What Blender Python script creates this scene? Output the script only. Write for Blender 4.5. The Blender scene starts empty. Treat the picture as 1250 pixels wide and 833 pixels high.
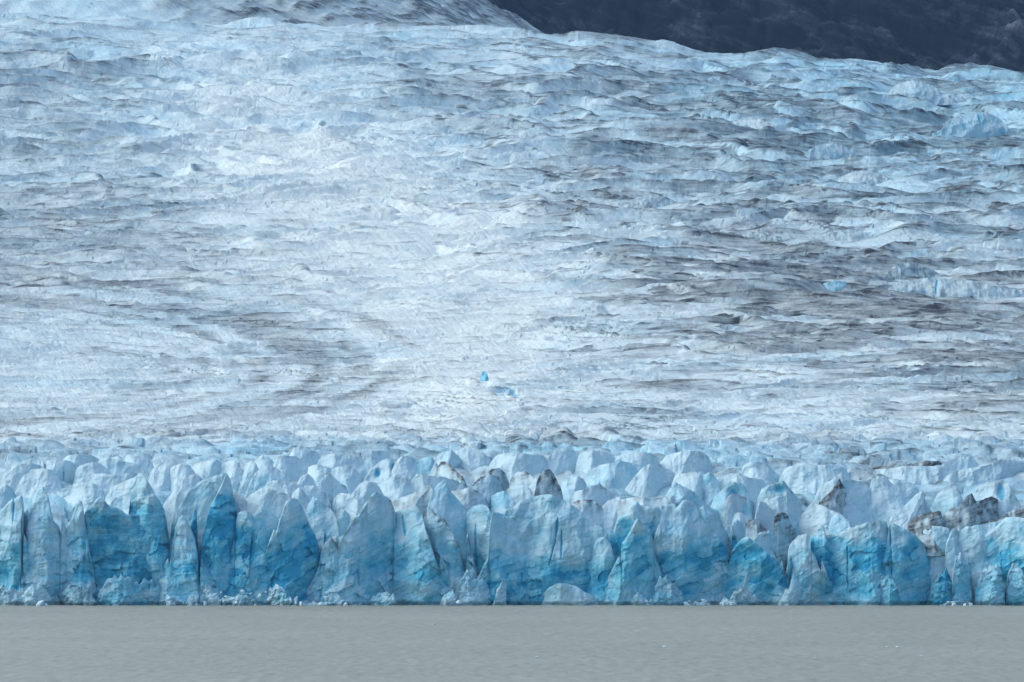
import bpy, bmesh, math, random
import numpy as np

SC = bpy.context.scene
COL = SC.collection

# ------------------------------------------------------------------ camera
CAM_H = 30.0
F_PX = 5000.0                      # focal length in photograph pixels (1250 wide)
PITCH = math.atan((639.0 - 416.5) / F_PX)
cam_d = bpy.data.cameras.new("camera")
cam_d.lens = 144.0
cam_d.sensor_width = 36.0
cam_d.clip_start = 5.0
cam_d.clip_end = 40000.0
cam = bpy.data.objects.new("camera", cam_d)
cam.location = (0, 0, CAM_H)
cam.rotation_euler = (math.pi / 2 + PITCH, 0, 0)
COL.objects.link(cam)
SC.camera = cam

# ------------------------------------------------------------------ sky, sun, exposure
SUN_EL, SUN_AZ = math.radians(46), math.radians(-78)   # azimuth from the view direction, minus = left
w = bpy.data.worlds.new("World")
SC.world = w
w.use_nodes = True
nt = w.node_tree
sky = nt.nodes.new("ShaderNodeTexSky")
sky.sky_type = 'NISHITA'
sky.sun_disc = False
sky.sun_elevation = SUN_EL
sky.sun_rotation = SUN_AZ
sky.air_density = 1.0
sky.dust_density = 3.0
sky.ozone_density = 1.0
bg = nt.nodes["Background"]
bg.inputs["Strength"].default_value = 0.14
nt.links.new(sky.outputs[0], bg.inputs[0])

sun_d = bpy.data.lights.new("sun", 'SUN')
sun_d.energy = .65
sun_d.angle = math.radians(40)
sun_d.color = (1.0, 0.99, 0.93)
sun = bpy.data.objects.new("sun", sun_d)
from mathutils import Vector
sdir = Vector((math.sin(SUN_AZ) * math.cos(SUN_EL), math.cos(SUN_AZ) * math.cos(SUN_EL), math.sin(SUN_EL)))
sun.rotation_euler = sdir.to_track_quat('Z', 'Y').to_euler()
COL.objects.link(sun)

SC.view_settings.view_transform = 'Standard'
SC.view_settings.look = 'None'
SC.view_settings.exposure = 0.67
SC.view_settings.gamma = 1.0
SC.view_settings.use_curve_mapping = False
SC.cycles.use_denoising = True
SC.cycles.max_bounces = 6
SC.cycles.diffuse_bounces = 3
SC.cycles.volume_bounces = 1
SC.cycles.transparent_max_bounces = 4

HAZE_DENSITY = 1.2e-5

# ------------------------------------------------------------------ helpers
CP, SP = math.cos(PITCH), math.sin(PITCH)
WATER_Y = 1500.0

def world_at(x, s, Y):
    """world X, Z of the sight line through photograph point (x, s) at distance Y"""
    cx = (np.asarray(x, float) - 625.0) / F_PX
    cy = (416.5 - np.asarray(s, float)) / F_PX
    dy = CP - cy * SP
    return Y * cx / dy, CAM_H + Y * (SP + cy * CP) / dy

def s_at(z, Y):
    """inverse of the above for the vertical coordinate"""
    t = (np.asarray(z, float) - CAM_H) / Y
    cy = (t * CP - SP) / (CP + t * SP)
    return 416.5 - F_PX * cy

_rg = np.random.RandomState(11)
_a = _rg.rand(256) * 2 * np.pi
G2 = np.stack([np.cos(_a), np.sin(_a)], 1)
_v = _rg.randn(256, 3)
G3 = _v / np.linalg.norm(_v, axis=1, keepdims=True)

def _hash(ix, iy, iz, seed):
    h = (ix.astype(np.uint32) * np.uint32(374761393) + iy.astype(np.uint32) * np.uint32(668265263)
         + (iz.astype(np.uint32) * np.uint32(2246822519) if iz is not None else np.uint32(0))
         + np.uint32((seed * 3266489917) & 0xffffffff))
    h ^= h >> np.uint32(13)
    h *= np.uint32(1274126177)
    h ^= h >> np.uint32(16)
    return h

def pn2(x, y, seed=0):
    x = np.asarray(x, float); y = np.asarray(y, float)
    ix = np.floor(x).astype(np.int64); iy = np.floor(y).astype(np.int64)
    fx = x - ix; fy = y - iy
    u = fx * fx * fx * (fx * (fx * 6 - 15) + 10); v = fy * fy * fy * (fy * (fy * 6 - 15) + 10)
    def g(i, j):
        k = _hash(ix + i, iy + j, None, seed) & np.uint32(255)
        gr = G2[k]
        return gr[..., 0] * (fx - i) + gr[..., 1] * (fy - j)
    a = g(0, 0); b = g(1, 0); c = g(0, 1); d = g(1, 1)
    return ((a * (1 - u) + b * u) * (1 - v) + (c * (1 - u) + d * u) * v) * 1.5

def fbm2(x, y, seed=0, oct=4, gain=.5):
    t = 0; a = 1.0; n = 0
    for k in range(oct):
        t = t + a * pn2(x, y, seed + k * 17); n += a
        x = x * 2.03 + 5.1; y = y * 2.03 + 1.7; a *= gain
    return t / n * 1.4

def rid2(x, y, seed=0):
    return 1 - np.abs(pn2(x, y, seed)) * 1.35

def sstep(a, b, x):
    t = np.clip((x - a) / (b - a), 0, 1)
    return t * t * (3 - 2 * t)

def cells(x, y, seed=0):
    """jittered cells: nearest and second distance, offsets from the nearest centre, three random numbers per cell"""
    ix = np.floor(x).astype(np.int64); iy = np.floor(y).astype(np.int64)
    best = np.full(x.shape, 9.0); sec = np.full(x.shape, 9.0)
    dx = np.zeros(x.shape); dy = np.zeros(x.shape); hid = np.zeros(x.shape, np.uint32)
    for i in (-1, 0, 1):
        for j in (-1, 0, 1):
            h = _hash(ix + i, iy + j, None, seed)
            px = ix + i + (h & np.uint32(1023)) / 1023.0
            py = iy + j + ((h >> np.uint32(10)) & np.uint32(1023)) / 1023.0
            d = np.hypot(x - px, y - py)
            m = d < best
            sec = np.where(m, best, np.minimum(sec, d))
            dx = np.where(m, x - px, dx); dy = np.where(m, y - py, dy)
            hid = np.where(m, h, hid); best = np.where(m, d, best)
    h2 = hid * np.uint32(2654435761)
    r = [((h2 >> np.uint32(k)) & np.uint32(255)) / 127.5 - 1 for k in (2, 11, 20)]
    return best, sec, dx, dy, r

def grid_mesh(name, X, Y, Z, attrs=None, flip=False, smooth=True):
    """mesh from 2-D coordinate arrays (rows, columns)"""
    nr, nc = X.shape
    co = np.stack([X, Y, Z], -1).reshape(-1, 3).astype(np.float32)
    i = np.arange(nr * nc, dtype=np.int32).reshape(nr, nc)
    a, b, c, d = i[:-1, :-1], i[:-1, 1:], i[1:, 1:], i[1:, :-1]
    q = np.stack([a, b, c, d] if not flip else [a, d, c, b], -1).reshape(-1, 4)
    me = bpy.data.meshes.new(name)
    me.vertices.add(len(co)); me.vertices.foreach_set("co", co.ravel())
    me.loops.add(q.size); me.loops.foreach_set("vertex_index", q.ravel())
    me.polygons.add(len(q))
    me.polygons.foreach_set("loop_start", np.arange(0, q.size, 4, dtype=np.int32))
    me.polygons.foreach_set("use_smooth", np.full(len(q), smooth))
    for k, v in (attrs or {}).items():
        at = me.attributes.new(k, 'FLOAT', 'POINT')
        at.data.foreach_set("value", np.ascontiguousarray(v, dtype=np.float32).ravel())
    me.update(calc_edges=True)
    return me

def link(name, me, mat, label=None, cat=None, group=None, kind=None, parent=None, loc=None):
    o = bpy.data.objects.new(name, me)
    COL.objects.link(o)
    if mat is not None and not me.materials:
        me.materials.append(mat)
    if label: o["label"] = label
    if cat: o["category"] = cat
    if group: o["group"] = group
    if kind: o["kind"] = kind
    if parent is not None: o.parent = parent
    if loc is not None: o.location = loc
    return o

# ------------------------------------------------------------------ materials
def new_mat(name):
    m = bpy.data.materials.new(name); m.use_nodes = True
    t = m.node_tree
    return m, t, t.nodes["Principled BSDF"]

def N(t, typ, **kw):
    n = t.nodes.new(typ)
    for k, v in kw.items():
        setattr(n, k, v)
    return n

def math_node(t, op, a, b=None, c=None, clamp=False):
    n = t.nodes.new("ShaderNodeMath"); n.operation = op; n.use_clamp = clamp
    for k, v in enumerate((a, b, c)):
        if v is None: continue
        if isinstance(v, (int, float)): n.inputs[k].default_value = v
        else: t.links.new(v, n.inputs[k])
    return n.outputs[0]

def ramp(t, fac, stops, interp='LINEAR'):
    n = t.nodes.new("ShaderNodeValToRGB")
    n.color_ramp.interpolation = interp
    e = n.color_ramp.elements
    while len(e) < len(stops): e.new(0.5)
    for el, (p, c) in zip(e, stops):
        el.position = p; el.color = (*c, 1) if len(c) == 3 else c
    t.links.new(fac, n.inputs[0])
    return n.outputs[0]

def noise_node(t, vec, scale, detail=5, rough=.55, dist=0.0):
    n = t.nodes.new("ShaderNodeTexNoise")
    n.inputs["Scale"].default_value = scale; n.inputs["Detail"].default_value = detail
    n.inputs["Roughness"].default_value = rough; n.inputs["Distortion"].default_value = dist
    t.links.new(vec, n.inputs["Vector"])
    return n.outputs[0]

def attr(t, name):
    n = t.nodes.new("ShaderNodeAttribute"); n.attribute_name = name
    return n.outputs["Fac"]

def mixc(t, fac, a, b):
    n = t.nodes.new("ShaderNodeMix"); n.data_type = 'RGBA'
    if isinstance(fac, (int, float)): n.inputs[0].default_value = fac
    else: t.links.new(fac, n.inputs[0])
    for k, v in ((6, a), (7, b)):
        if isinstance(v, tuple): n.inputs[k].default_value = (*v, 1)
        else: t.links.new(v, n.inputs[k])
    return n.outputs[2]

def ice_material(name, strata_scale, along, fine, bump_m, white, streak_amt, runnel=0.0, hair=(.22, .22, .10), grit=(.06, .068, .074)):
    m, t, bs = new_mat(name)
    geo = N(t, "ShaderNodeNewGeometry")
    sep = N(t, "ShaderNodeSeparateXYZ"); t.links.new(geo.outputs["Position"], sep.inputs[0])
    q = attr(t, "strata"); blue = attr(t, "blue"); dirt = attr(t, "dirt")
    cmb = N(t, "ShaderNodeCombineXYZ")
    t.links.new(math_node(t, 'MULTIPLY', q, strata_scale), cmb.inputs[0])
    t.links.new(math_node(t, 'MULTIPLY', sep.outputs[0], along), cmb.inputs[1])
    t.links.new(math_node(t, 'MULTIPLY', sep.outputs[1], along), cmb.inputs[2])
    streak = noise_node(t, cmb.outputs[0], 1.0, 6, .62, .3)
    blot = noise_node(t, geo.outputs["Position"], fine, 5, .6, .4)
    st = math_node(t, 'SUBTRACT', streak, .5)
    bl = math_node(t, 'SUBTRACT', blot, .5)
    k = math_node(t, 'ADD', math_node(t, 'MULTIPLY', st, streak_amt), math_node(t, 'MULTIPLY', bl, 1.0))
    k = math_node(t, 'ADD', 1.0, k)
    run = None
    if runnel:
        rv = N(t, "ShaderNodeCombineXYZ")
        t.links.new(math_node(t, 'MULTIPLY', math_node(t, 'ADD', sep.outputs[0], math_node(t, 'MULTIPLY', sep.outputs[2], .9)), runnel), rv.inputs[0])
        t.links.new(math_node(t, 'MULTIPLY', sep.outputs[2], runnel * .16), rv.inputs[1])
        t.links.new(math_node(t, 'MULTIPLY', sep.outputs[1], runnel * .10), rv.inputs[2])
        run = noise_node(t, rv.outputs[0], 1.0, 4, .6, .2)
        k = math_node(t, 'ADD', k, math_node(t, 'MULTIPLY', math_node(t, 'SUBTRACT', run, .5), 1.2))
    b2 = math_node(t, 'MULTIPLY', blue, k, clamp=True)
    b2 = math_node(t, 'ADD', b2, math_node(t, 'MULTIPLY', bl, .10), clamp=True)
    c = ramp(t, b2, [(0, white), (.2, (.475, .69, .775)), (.45, (.275, .585, .72)), (.72, (.14, .50, .665)), (1, (.05, .355, .56))])
    # dust and grit lie in streaks
    hv = N(t, "ShaderNodeMapping"); hv.inputs["Scale"].default_value = hair
    t.links.new(geo.outputs["Position"], hv.inputs[0])
    hn = noise_node(t, hv.outputs[0], 1.0, 3, .5, .6)
    hl = math_node(t, 'SUBTRACT', 1.0, math_node(t, 'MULTIPLY', math_node(t, 'ABSOLUTE', math_node(t, 'SUBTRACT', hn, .5)), 42.0), clamp=True)
    hm = noise_node(t, geo.outputs["Position"], fine * .45, 3, .5)
    hl = math_node(t, 'MULTIPLY', hl, math_node(t, 'MULTIPLY', math_node(t, 'SUBTRACT', hm, .50), 5.0, clamp=True), clamp=True)
    hl = math_node(t, 'MULTIPLY', hl, .42)
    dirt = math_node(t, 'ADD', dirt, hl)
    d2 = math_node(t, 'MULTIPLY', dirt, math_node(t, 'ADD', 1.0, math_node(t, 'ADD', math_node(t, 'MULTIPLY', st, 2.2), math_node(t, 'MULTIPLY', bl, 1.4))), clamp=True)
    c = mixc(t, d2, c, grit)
    t.links.new(c, bs.inputs["Base Color"])
    bs.inputs["Roughness"].default_value = .55
    bs.inputs["Specular IOR Level"].default_value = .04
    hgt = math_node(t, 'ADD', math_node(t, 'MULTIPLY', streak, .6), noise_node(t, geo.outputs["Position"], fine * 3.2, 6, .65))
    if run is not None: hgt = math_node(t, 'ADD', hgt, run)
    bp = N(t, "ShaderNodeBump"); bp.inputs["Strength"].default_value = .8; bp.inputs["Distance"].default_value = bump_m
    t.links.new(hgt, bp.inputs["Height"]); t.links.new(bp.outputs[0], bs.inputs["Normal"])
    return m

M_FRONT = ice_material("front_ice", 1.15, .07, .22, .35, (.58, .75, .80), .95)
M_GLACIER = ice_material("glacier_ice", .16, .035, .07, 1.6, (.645, .765, .765), .8, .22, (.05, .02, .03), (.055, .068, .082))

# ------------------------------------------------------------------ the glacier: base profile (row in the photograph -> distance)
# name | depth (m behind the waterline, a = automatic) | base | options | crest profile | label
# options: w = height of the weathering line, b = blueness, d = crest dirt, D = overall dirt, a = strata tilt, k = crack
SERACS = """
ice_slab|3|741|w651 a4 b.75 k14,609,14.5,640,1.1|-14,640 -8,625 0,621 7,613 12,609 19,606 24,604 26,612 27,690 28,738|cracked pale slab at the far left end of the ice wall
ice_block|7|741|w640 b.9|22,660 26,622 30,620 33,624 35,650 36,741|narrow sliver wedged right of the cracked pale slab
ice_tower|4|741|w668 b.45 a10|24,741 27,690 33,628 36,609 40,600 43,595 49,594 53,598 57,608 60,621 64,635 69,643 72,660 74,741|tall rounded pale blue tower second from the left end
ice_pinnacle|1|741|w676 b.4 a10|44,741 47,655 49,639 54,634 61,636 68,643 71,652 70,690 71,741|small rounded pinnacle leaning on the tall pale tower
ice_pinnacle|1.5|741|w640 b.55 a0|66,741 67,690 70,664 75,656 84,636 89,620 93,612 96,611 99,616 101,631 104,655 105,741|pointed pale pinnacle at the left edge of the flat blue wall
ice_wall|3|741|w617 b.95 a1 D.22|97,741 98,640 101,625 108,618 115,610 121,604 125,611 132,619 141,620 149,626 158,629 168,631 177,632 184,622 188,614 193,625 199,645 204,668 207,700 208,741|broad flat blue wall with level banding on the left
ice_tower|8|741|w606 b.65 a3 o159,622,9,8|152,650 155,624 157,600 163,591 166,577 170,577 176,583 183,594 189,604 199,621 203,640 206,670 208,741|jagged block with a blue niche on top of the flat blue wall
ice_slab|a|645|b.12|54,645 58,612 61,600 67,597 81,592 96,588 108,589 119,593 124,600 126,615 128,640|wide pale slab behind the pointed pinnacle on the left
ice_slab|a|620|b.12|88,610 91,587 103,579 123,578 143,580 155,576 162,577 168,582 172,600|long low pale ridge behind the wide slab on the left
ice_mound|16|640|b.2|120,640 124,607 135,594 148,587 160,583 166,578 171,590 175,630|pale shoulder left of the jagged niche block
ice_mound|a|625|b.15|14,612 17,594 20,584 25,577 33,573 49,571.5 58,573 65,580 71,589 76,602 78,618|smooth domed mound behind the tall rounded tower
ice_mound|a|610|b.15|-8,606 -4,590 0,585 5,577 12,570 22,567 36,565.5 46,568 52,574 55,600|rounded pale mound at the upper left edge of the front
ice_block|a|600|b.18 k75,570,75.6,586,.5|43,592 45,571 53,562.5 66,561 78,561.5 85,564 90,570 94,581 96,596|flat-topped pale block with a thin upright crack, far left
ice_mound|a|600|b.08|88,590 90,573 96,568 106,565 117,564 124,569 132,576 136,592|low white mound right of the flat-topped cracked block
ice_mound|a|590|b.08|112,582 116,563 124,558 136,560 148,563 164,566 177,574 182,586|long white swell behind the left wall
ice_mound|a|596|b.12|144,575 148,561 152,554 157,556 164,557 172,556 180,561 186,571 192,588|stepped white mound above the jagged niche block
ice_mound|24|640|b.3|-14,630 -8,598 0,593 5,592 10,597 14,606 17,630|small blue hummock above the cracked pale slab
ice_mound|a|580|b.06|68,575 74,561 81,556 95,554 108,555 117,560 122,574|faint white hump at the glacier edge, upper left
ice_mound|a|582|b.06|20,580 25,566 32,560 44,558 51,562 55,576|small white hump above the domed mound, upper left
ice_mound|a|625|b.12|192,612 196,592 201,579 207,570 219,565 229,568 235,576 240,590 243,612|broad pale mound left of the great blue peak
ice_slab|20|650|b.14 a40|190,640 196,616 205,604 212,592 224,581 234,578 241,583 247,597 251,640|pale leaning plate left of the streaked slab
ice_slab|8|700|b.2 a38 D.15 w668|203,700 207,650 211,628 215,619 226,599 241,587 258,581 272,577 276,585 280,690|diagonally streaked pale slab forming the left flank of the great peak
ice_peak|3|741|w590 b1 a2 d.2|238,741 241,700 245,660 248,645 256,616 262,604 267,594 273,576.5 278,584 284,611 287,624 288,650 289,741|great sharp blue peak standing tallest on the left
ice_pinnacle|-1|741|w648 b.7 a3|203,741 206,690 211,646 215,633.5 219,629.5 224,632 231,646 236,658 240,678 243,715 244,741|small slim blue spire left of the great blue peak
ice_block|2.5|741|w634 b.95 a4|285,741 286,640 288,628 291,625 298,623.5 305,627 309,632 312,637 314,665 316,741|square-shouldered blue block right of the great peak
ice_block|3.5|741|w636 b.9 a22|304,741 307,640 309,630 312,625 320,622 330,625 336,632 341,645 345,690 346,741|rounded blue block with slanting bands, second from the great peak
ice_block|1.5|741|w640 b1 a24 L-.55|334,741 337,650 341,632 348,612 353,608 361,609 365,616 370,625 376,640 382,651 387,664 391,690 394,741|white-capped block over a deep blue face
ice_block|-1|741|w664 b.5 a22 d.25|386,741 388,690 391,672 395,663 401,658 408,655 418,656 428,661 434,670 437,683 438,741|rounded upright block right of the white-capped block
ice_peak|3|741|w652 b.72 a28 d.75 L-.5|404,741 412,668 418,653 428,638 440,624 445,614 453,604 458,600 463,604 470,606 476,611 480,622 484,636 489,651 493,662 496,700 498,741|large peak with black-flecked crest left of centre
ice_block|1|741|w655 b.62 a30 k490,630,494,655,1.6|475,741 478,660 480,626 487,622 494,623.5 499,620 509,618 515,625 518,641 523,655 530,678 536,695 538,741|broad diagonal block right of the black-flecked peak
ice_block|5|741|w652 b.5 a20 d.8 D.06|511,741 514,645 517,631 521,619 526,621 534,631 541,632 548,643 556,658 562,668 565,688 568,700 570,741|block with a black slanting edge near the centre
ice_slab|10|741|w664 b.55 a10 d.35|520,680 523,612 526,600 534,590 541,585.5 545,584.5 548,598 558,609 568,621 575,637 578,648 580,741|tall fin with a straight right slope near the centre
ice_slab|15|640|b.15 D.28 d.3|472,640 476,614 487,608 499,604 515,597 526,590.5 531,606 533,630|grey-smudged slab behind the broad diagonal block
ice_block|4|741|w668 b.75 a15 k580,640,581,700,1.4|562,741 566,640 569,626 575,619 585,616 594,617.5 600,626 605,638 609,651 614,660 617,669 619,695 620,741|upright block split by one blue crack
ice_block|2|741|w668 b.85 a18|596,741 598,640 601,626 610,626.5 625,633.5 639,637 647,641 657,653 666,666 671,673 676,690 684,741|sloping shoulder block right of the split block
ice_ridge|5|741|w674 b.8 a14 d.3 D.1 k681,633,679,655,1.8 k679,656,670,690,1 k686,648,685,682,1.2|604,741 607,640 611,624 625,619 639,611 657,605 671,603.5 681,607 694,614 706,621 715,630 723,638 735,643 745,656 753,670 757,680 761,741|big rounded ridge with forked blue cracks at centre
ice_block|-2|741|w735 b.7 a12|650,741 656,735 661,727 670,718 681,712 692,713 703,716 715,724 723,741|low blue bulge at the foot of the big rounded ridge
ice_block|1.5|741|w672 b.85 a20|712,741 716,700 722,672 730,658 738,655 746,664 752,690 757,741|right buttress of the big rounded ridge
ice_pinnacle|-1|741|w640 b.8 a26|756,741 758,690 759,665 765,656 771,646 776,635 779,633 782,636 786,641 791,648 797,657 799,673 800,741|bright blue pointed spire right of the big ridge
ice_block|4|741|w630 b.9 a20 d.25|745,741 750,650 753,638 757,633 765,628 773,616 778,611 782,617 788,619 794,617.5 804,619 810,626 814.5,641 816,663 818,741|dark blue block directly behind the bright spire
ice_block|2.5|741|w656 b.95 a22 d.45 L-.2|804,741 806,640 808,617 816,615 824,615 827,620 835,611 843.5,610 851,616 856,626 866,641 880,656 888,668 893,683 895,741|large block with a shadowy blue hollow right of centre
ice_slab|9|741|w660 b.4 a20|850,700 852,630 854,620 860,618 868,625 878,633.5 888,648 895,662 900,675 903,741|pale sloping blade behind the hollowed block
ice_slab|16|690|b.3|811,640 815,606 818,598 826,587 829,590 834,593 848,600 858,609 873,621 888,627 900,636 908,646 913,680|long blue-white fin rising behind the hollowed block
ice_pinnacle|0|741|w657 b1 a30|888,741 892,690 895,673 900,665.5 907,658 913,655 919,659 927,665.5 941,678 949,683 957,699 963,717 965,741|broad deep blue pyramid at the right of centre
ice_block|7|720|w662 b.45|888,720 892,645 896,638 900,633.5 907,638 911,651 915,690|blue-white knob behind the deep blue pyramid
ice_block|6|741|b.25 d.7 w690|917,741 919,672 922,656 928,651 942,648 947,651 953,661 958,674 961,700 962,741|pale wedge with a black right edge
ice_tower|9|741|b.2 D.42 d1 w700|942,741 944,660 946,640 947,632 952,626 960,626 965,629 967,638 974,648 977,660 980,741|dirty grey square-topped tower
ice_pinnacle|0|741|w690 b.6 a30 d.35 D.1|956,741 959,705 963,685 964,668 969,661 976,654 987,651.5 990,656 991,672 996,680 1002,697 1004,741|blue pillar with a grey slanting top
ice_pinnacle|-2|741|w720 b.35 a30|960,741 963,720 966,710 969,701 974,703 984,721 989,741|small pale fang at the foot of the grey-topped pillar
ice_slab|5|741|w650 b1 a10|986,741 989,668 992,656 998,647 1003,641 1006,640 1009,653 1012,741|thin bright blue blade left of the square block
ice_block|0|741|w654 b1 a30 d.45 k1036,665,1035,720,.9|1003,741 1005,700 1007,665 1010,655 1015,653 1025,652 1038,645 1048,642 1060,638 1075,636 1084,637 1088,648 1089,741|large square blue block with slanting streaks, right
ice_block|1|741|w655 b.85 a20 k1088,642,1088.5,702,1.2|1083,741 1085,655 1087,641 1093,640 1099,642 1111,648 1124,656 1130,663 1143,665 1148,661 1151,680 1153,741|long blue block with a pale left top beside the square block
ice_block|-2|741|W b0.56 a34|1055,741 1060,722 1066,713 1075,706 1085,701 1092,710 1098,725 1106,741|pale scarred buttress under the square block
ice_slab|7|690|b.14 W|1102,690 1106,656 1112,645 1125,643 1138,642.5 1150,643 1160,645 1163,665 1165,690|white ledge above the long blue block
ice_wall|0|741|w648 b.9 a35 d.2 L.35|1145,741 1148,700 1150,666 1158,662 1168,663 1182,662 1195,660 1207,653 1220,643 1232,631 1242,631 1250,633 1262,631 1275,634 1280,741|blue wall rising to the right edge of the picture
ice_slab|5|700|b.1 d.3 W|1168,700 1170,665 1172,655 1175,648 1180,643 1198,641 1210,638 1220,637 1231,632 1240,640 1242,690|pale smooth cap behind the right blue wall
ice_hummock|4|690|b.14 W|1154,690 1156,664 1160,655 1163,648 1168,645 1173,648 1175,664 1177,690|small white knob between the ledge and the pale cap
ice_block|-2.5|741|W b0.52 a30|1190,741 1193,720 1196,708 1205,693 1211,690.5 1218,690 1224,696 1227,710 1228,741|rounded lump at the foot of the right wall
ice_block|-3|741|W b0.52|1228,741 1231,712 1234,694 1240,685 1245,683 1251,687 1260,690 1268,741|pale lump at the lower right corner of the wall
ice_block|-1.5|741|W b0.50|1160,741 1165,695 1168,680 1173,675 1179,678 1186,684 1188,695 1190,741|small bulge halfway up the right wall
ice_block|-2|741|W b0.84 D.2|1132,741 1137,726 1141,712 1149,700 1156,693 1161,699 1166,718 1170,741|dusky blue wedge at the foot of the right wall
ice_wedge|14|665|b.1 D.62 d.9|1105,660 1108,645 1110,641 1121,631 1136,626.5 1147,624 1152,624 1154,640 1155,660|dirty grey wedge with a dark outline, right
ice_ridge|17|665|b.12 D.5 d.9|1147,660 1150,643 1153,631 1163,621 1173,619 1178,612 1183,606 1190,601.5 1195,611 1202,611 1207,609 1217,606 1226,609 1231,620 1238,634 1242,660|jagged dirty grey ridge near the right edge
ice_mound|12|670|b.05 D.8 d.8|1150,665 1158,647 1165,641 1180,636 1200,637 1215,636 1226,632 1234,626 1241,622 1250,621 1264,620 1275,640 1280,660|dark gravelly strip between the grey ridge and the right wall
ice_mound|34|640|b.2 o1225,600,6,12|1186,635 1190,613 1193,603 1198,594 1212,589 1227,585 1236,591 1243,606 1249,616 1253,640|blue-white dome behind the jagged grey ridge
ice_mound|30|640|b.3|1134,640 1139,622 1143,615 1148,604 1158,594 1168,592 1174,598 1178,610 1183,635|rounded blue hump left of the blue-white dome
ice_peak|27|660|b.22|1082,660 1088,634 1092,628.5 1100,622 1111,614 1124,601 1130,599 1132,609 1136,619 1143,627 1148,655|smooth pale cone left of the dirty grey wedge
ice_mound|40|640|b.16|1060,625 1063,605 1065,594 1068,584 1075,581 1082,580.5 1090,587 1099,597 1109,609 1114,618 1118,640|pale domed block right of the dirty grey pyramid
ice_mound|36|650|b.22|981,640 986,622 996,610 1003,592 1016,587 1024,580 1030,577 1038,583 1048,587 1060,590 1067,599 1072,611 1082,621 1092,628 1098,650|wide pale mound behind the dirty grey pyramid
ice_peak|25|665|b.1 D.42 d1|998,650 1002,613.5 1009,607 1016,601.5 1021,595 1025.5,589 1029,584 1034,592 1043,604 1049,616 1053,631 1056,660|dirty grey pyramid with a black-edged tip
ice_mound|18|680|b.12|974,670 978,640 981,629 991,621 1006,616 1018,623 1028,626 1038,636 1043,650 1046,680|white snowy saddle below the dirty grey pyramid
ice_mound|12|690|b.1 d.2|1008,680 1013,650 1016,638 1020,630 1025,627 1030,630 1038,637 1041,645 1044,690|rough white hummock behind the square blue block
ice_mound|28|660|b.3 o954,597,8,6|915,650 920,624 927,609 932,597 940,592 949,589 959,587 964,593 969,599 976,606 982,614 983,630 986,660|blue-hollowed mound behind the dirty square tower
ice_mound|a|620|b.12|889,615 893,600 895,585 900,582 905,581 915,583 932,585.5 945,588 952,598 956,615|long smooth mound above the blue-hollowed mound
ice_mound|22|670|b.15 D.12 d.4|882,660 886,620 890,606 896,602 903,603 915,608 925,614 932,624 939,634 944,646 948,670|grey-stained mound behind the deep blue pyramid
ice_mound|25|650|b.12|920,640 924,623 928,612 937,614 945,624 949,640 950,650|small smooth bump left of the dirty square tower
ice_block|15|680|b.25 D.3 d.8|906,670 910,652 912,640 917,634 926,633.5 932,636 938,648 942,680|small dark-crested block behind the pale wedge
ice_hummock|17|680|b.15|889,670 893,645 896,628 901,626 907,626 915,632 921,642 924,680|white rounded knob left of the dark-crested block
ice_slab|a|600|b.14 d.2|951,592 955,580 958,576 964,569.5 978,568.5 994,568 1010,567 1023,567 1035,572 1042,585 1046,600|long pale slab behind the dirty grey pyramid
ice_mound|a|600|b.12|901,594 905,582 907,574 910,567 917,564 925,563 933,564.5 939,567 949,577 957,581 961,596|rounded white mound, back row right of centre
ice_slab|a|615|b.15|1058,605 1062,590 1066,580 1072,573 1083,572 1094,571 1107,568 1119,569 1131,569 1143,568.5 1153,567 1160,563 1168,560 1183,557 1193,557 1200,567 1205,585 1207,600|long flat-faced slab in the back row at right
ice_slab|a|625|b.18|1140,615 1147,597 1153,588 1158,581 1167,576.5 1178,573 1198,569.5 1210,568 1222,562 1237,561 1250,562 1265,564 1276,590 1280,620|high flat slab at the right edge, back row
ice_mound|a|625|b.2|1079,610 1083,590 1087,585.5 1099,585.5 1108,587 1114,589 1124,597 1128,612|small blue mound below the long flat-faced slab
ice_mound|a|620|b.1|759,614 763,599 767,592 775,582 783,573 789,567 794,566.5 807,569.5 818,574 824,577 829,590 833,612|smooth white pyramid behind the dark blue block
ice_mound|a|630|b.2 d.3 D.12|851,620 855,609 858,603 861,594 869,588 878,583 886,580 893,578 907,578 915,583 923,598 927,622|streaked pale mound right of the long blue fin
ice_mound|30|650|b.38 o897,604,7,10 D.1|864,640 869,621 875,606 882,599 888,594 898,588 908,590 915,600 920,640|blue cavity mound behind the long blue fin
ice_mound|a|590|b.08|801,580 804,572 807,565 814,556 822,553 831,551 843.5,549 853,549.5 859,552 866,557 873,569.5 878,582|large white dome in the back row right of centre
ice_mound|a|620|b.32|836,612 840,599 848,589 856,582 866,576 872,579 879,590 882,610|blue hollow-faced block beneath the large white dome
ice_slab|a|610|b.12|818,604 822,589 826,579 834,578 843,577 858,575.5 864,582 868,600|flat white ledge beneath the large white dome
ice_mound|a|610|b.3|711,602 715,589 718,577 726,571 735,567 748,564.5 757,562 772,565 782,569 787,583 790,602|long blue-faced mound behind the bright spire
ice_mound|a|590|b.1|746,582 750,566 753,557 765,555 775,553.5 784,552 794,552 804,558 809,572 811,584|low white swell left of the large white dome
ice_ledge|14|660|b.12 d.5 D.1|746,655 750,622 754,612 762,609 775,607 787,608 800,609 812,607 824,605 827,615 829,655|flat white ledge with dark specks behind the dark blue block
ice_mound|a|600|b.12|636,592 640,580 649,569.5 657,564 664,560 674,552 680,549 686,547 696,547 702,549.5 708,553.5 714,558 720,564 724,578 726,592|high white dome at centre of the back row
ice_mound|a|590|b.12|701,582 705,562 709,553 718,550 726,549.5 733,550 741,552 748,555 753,561 758,572|low dome right of the high white centre dome
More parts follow.
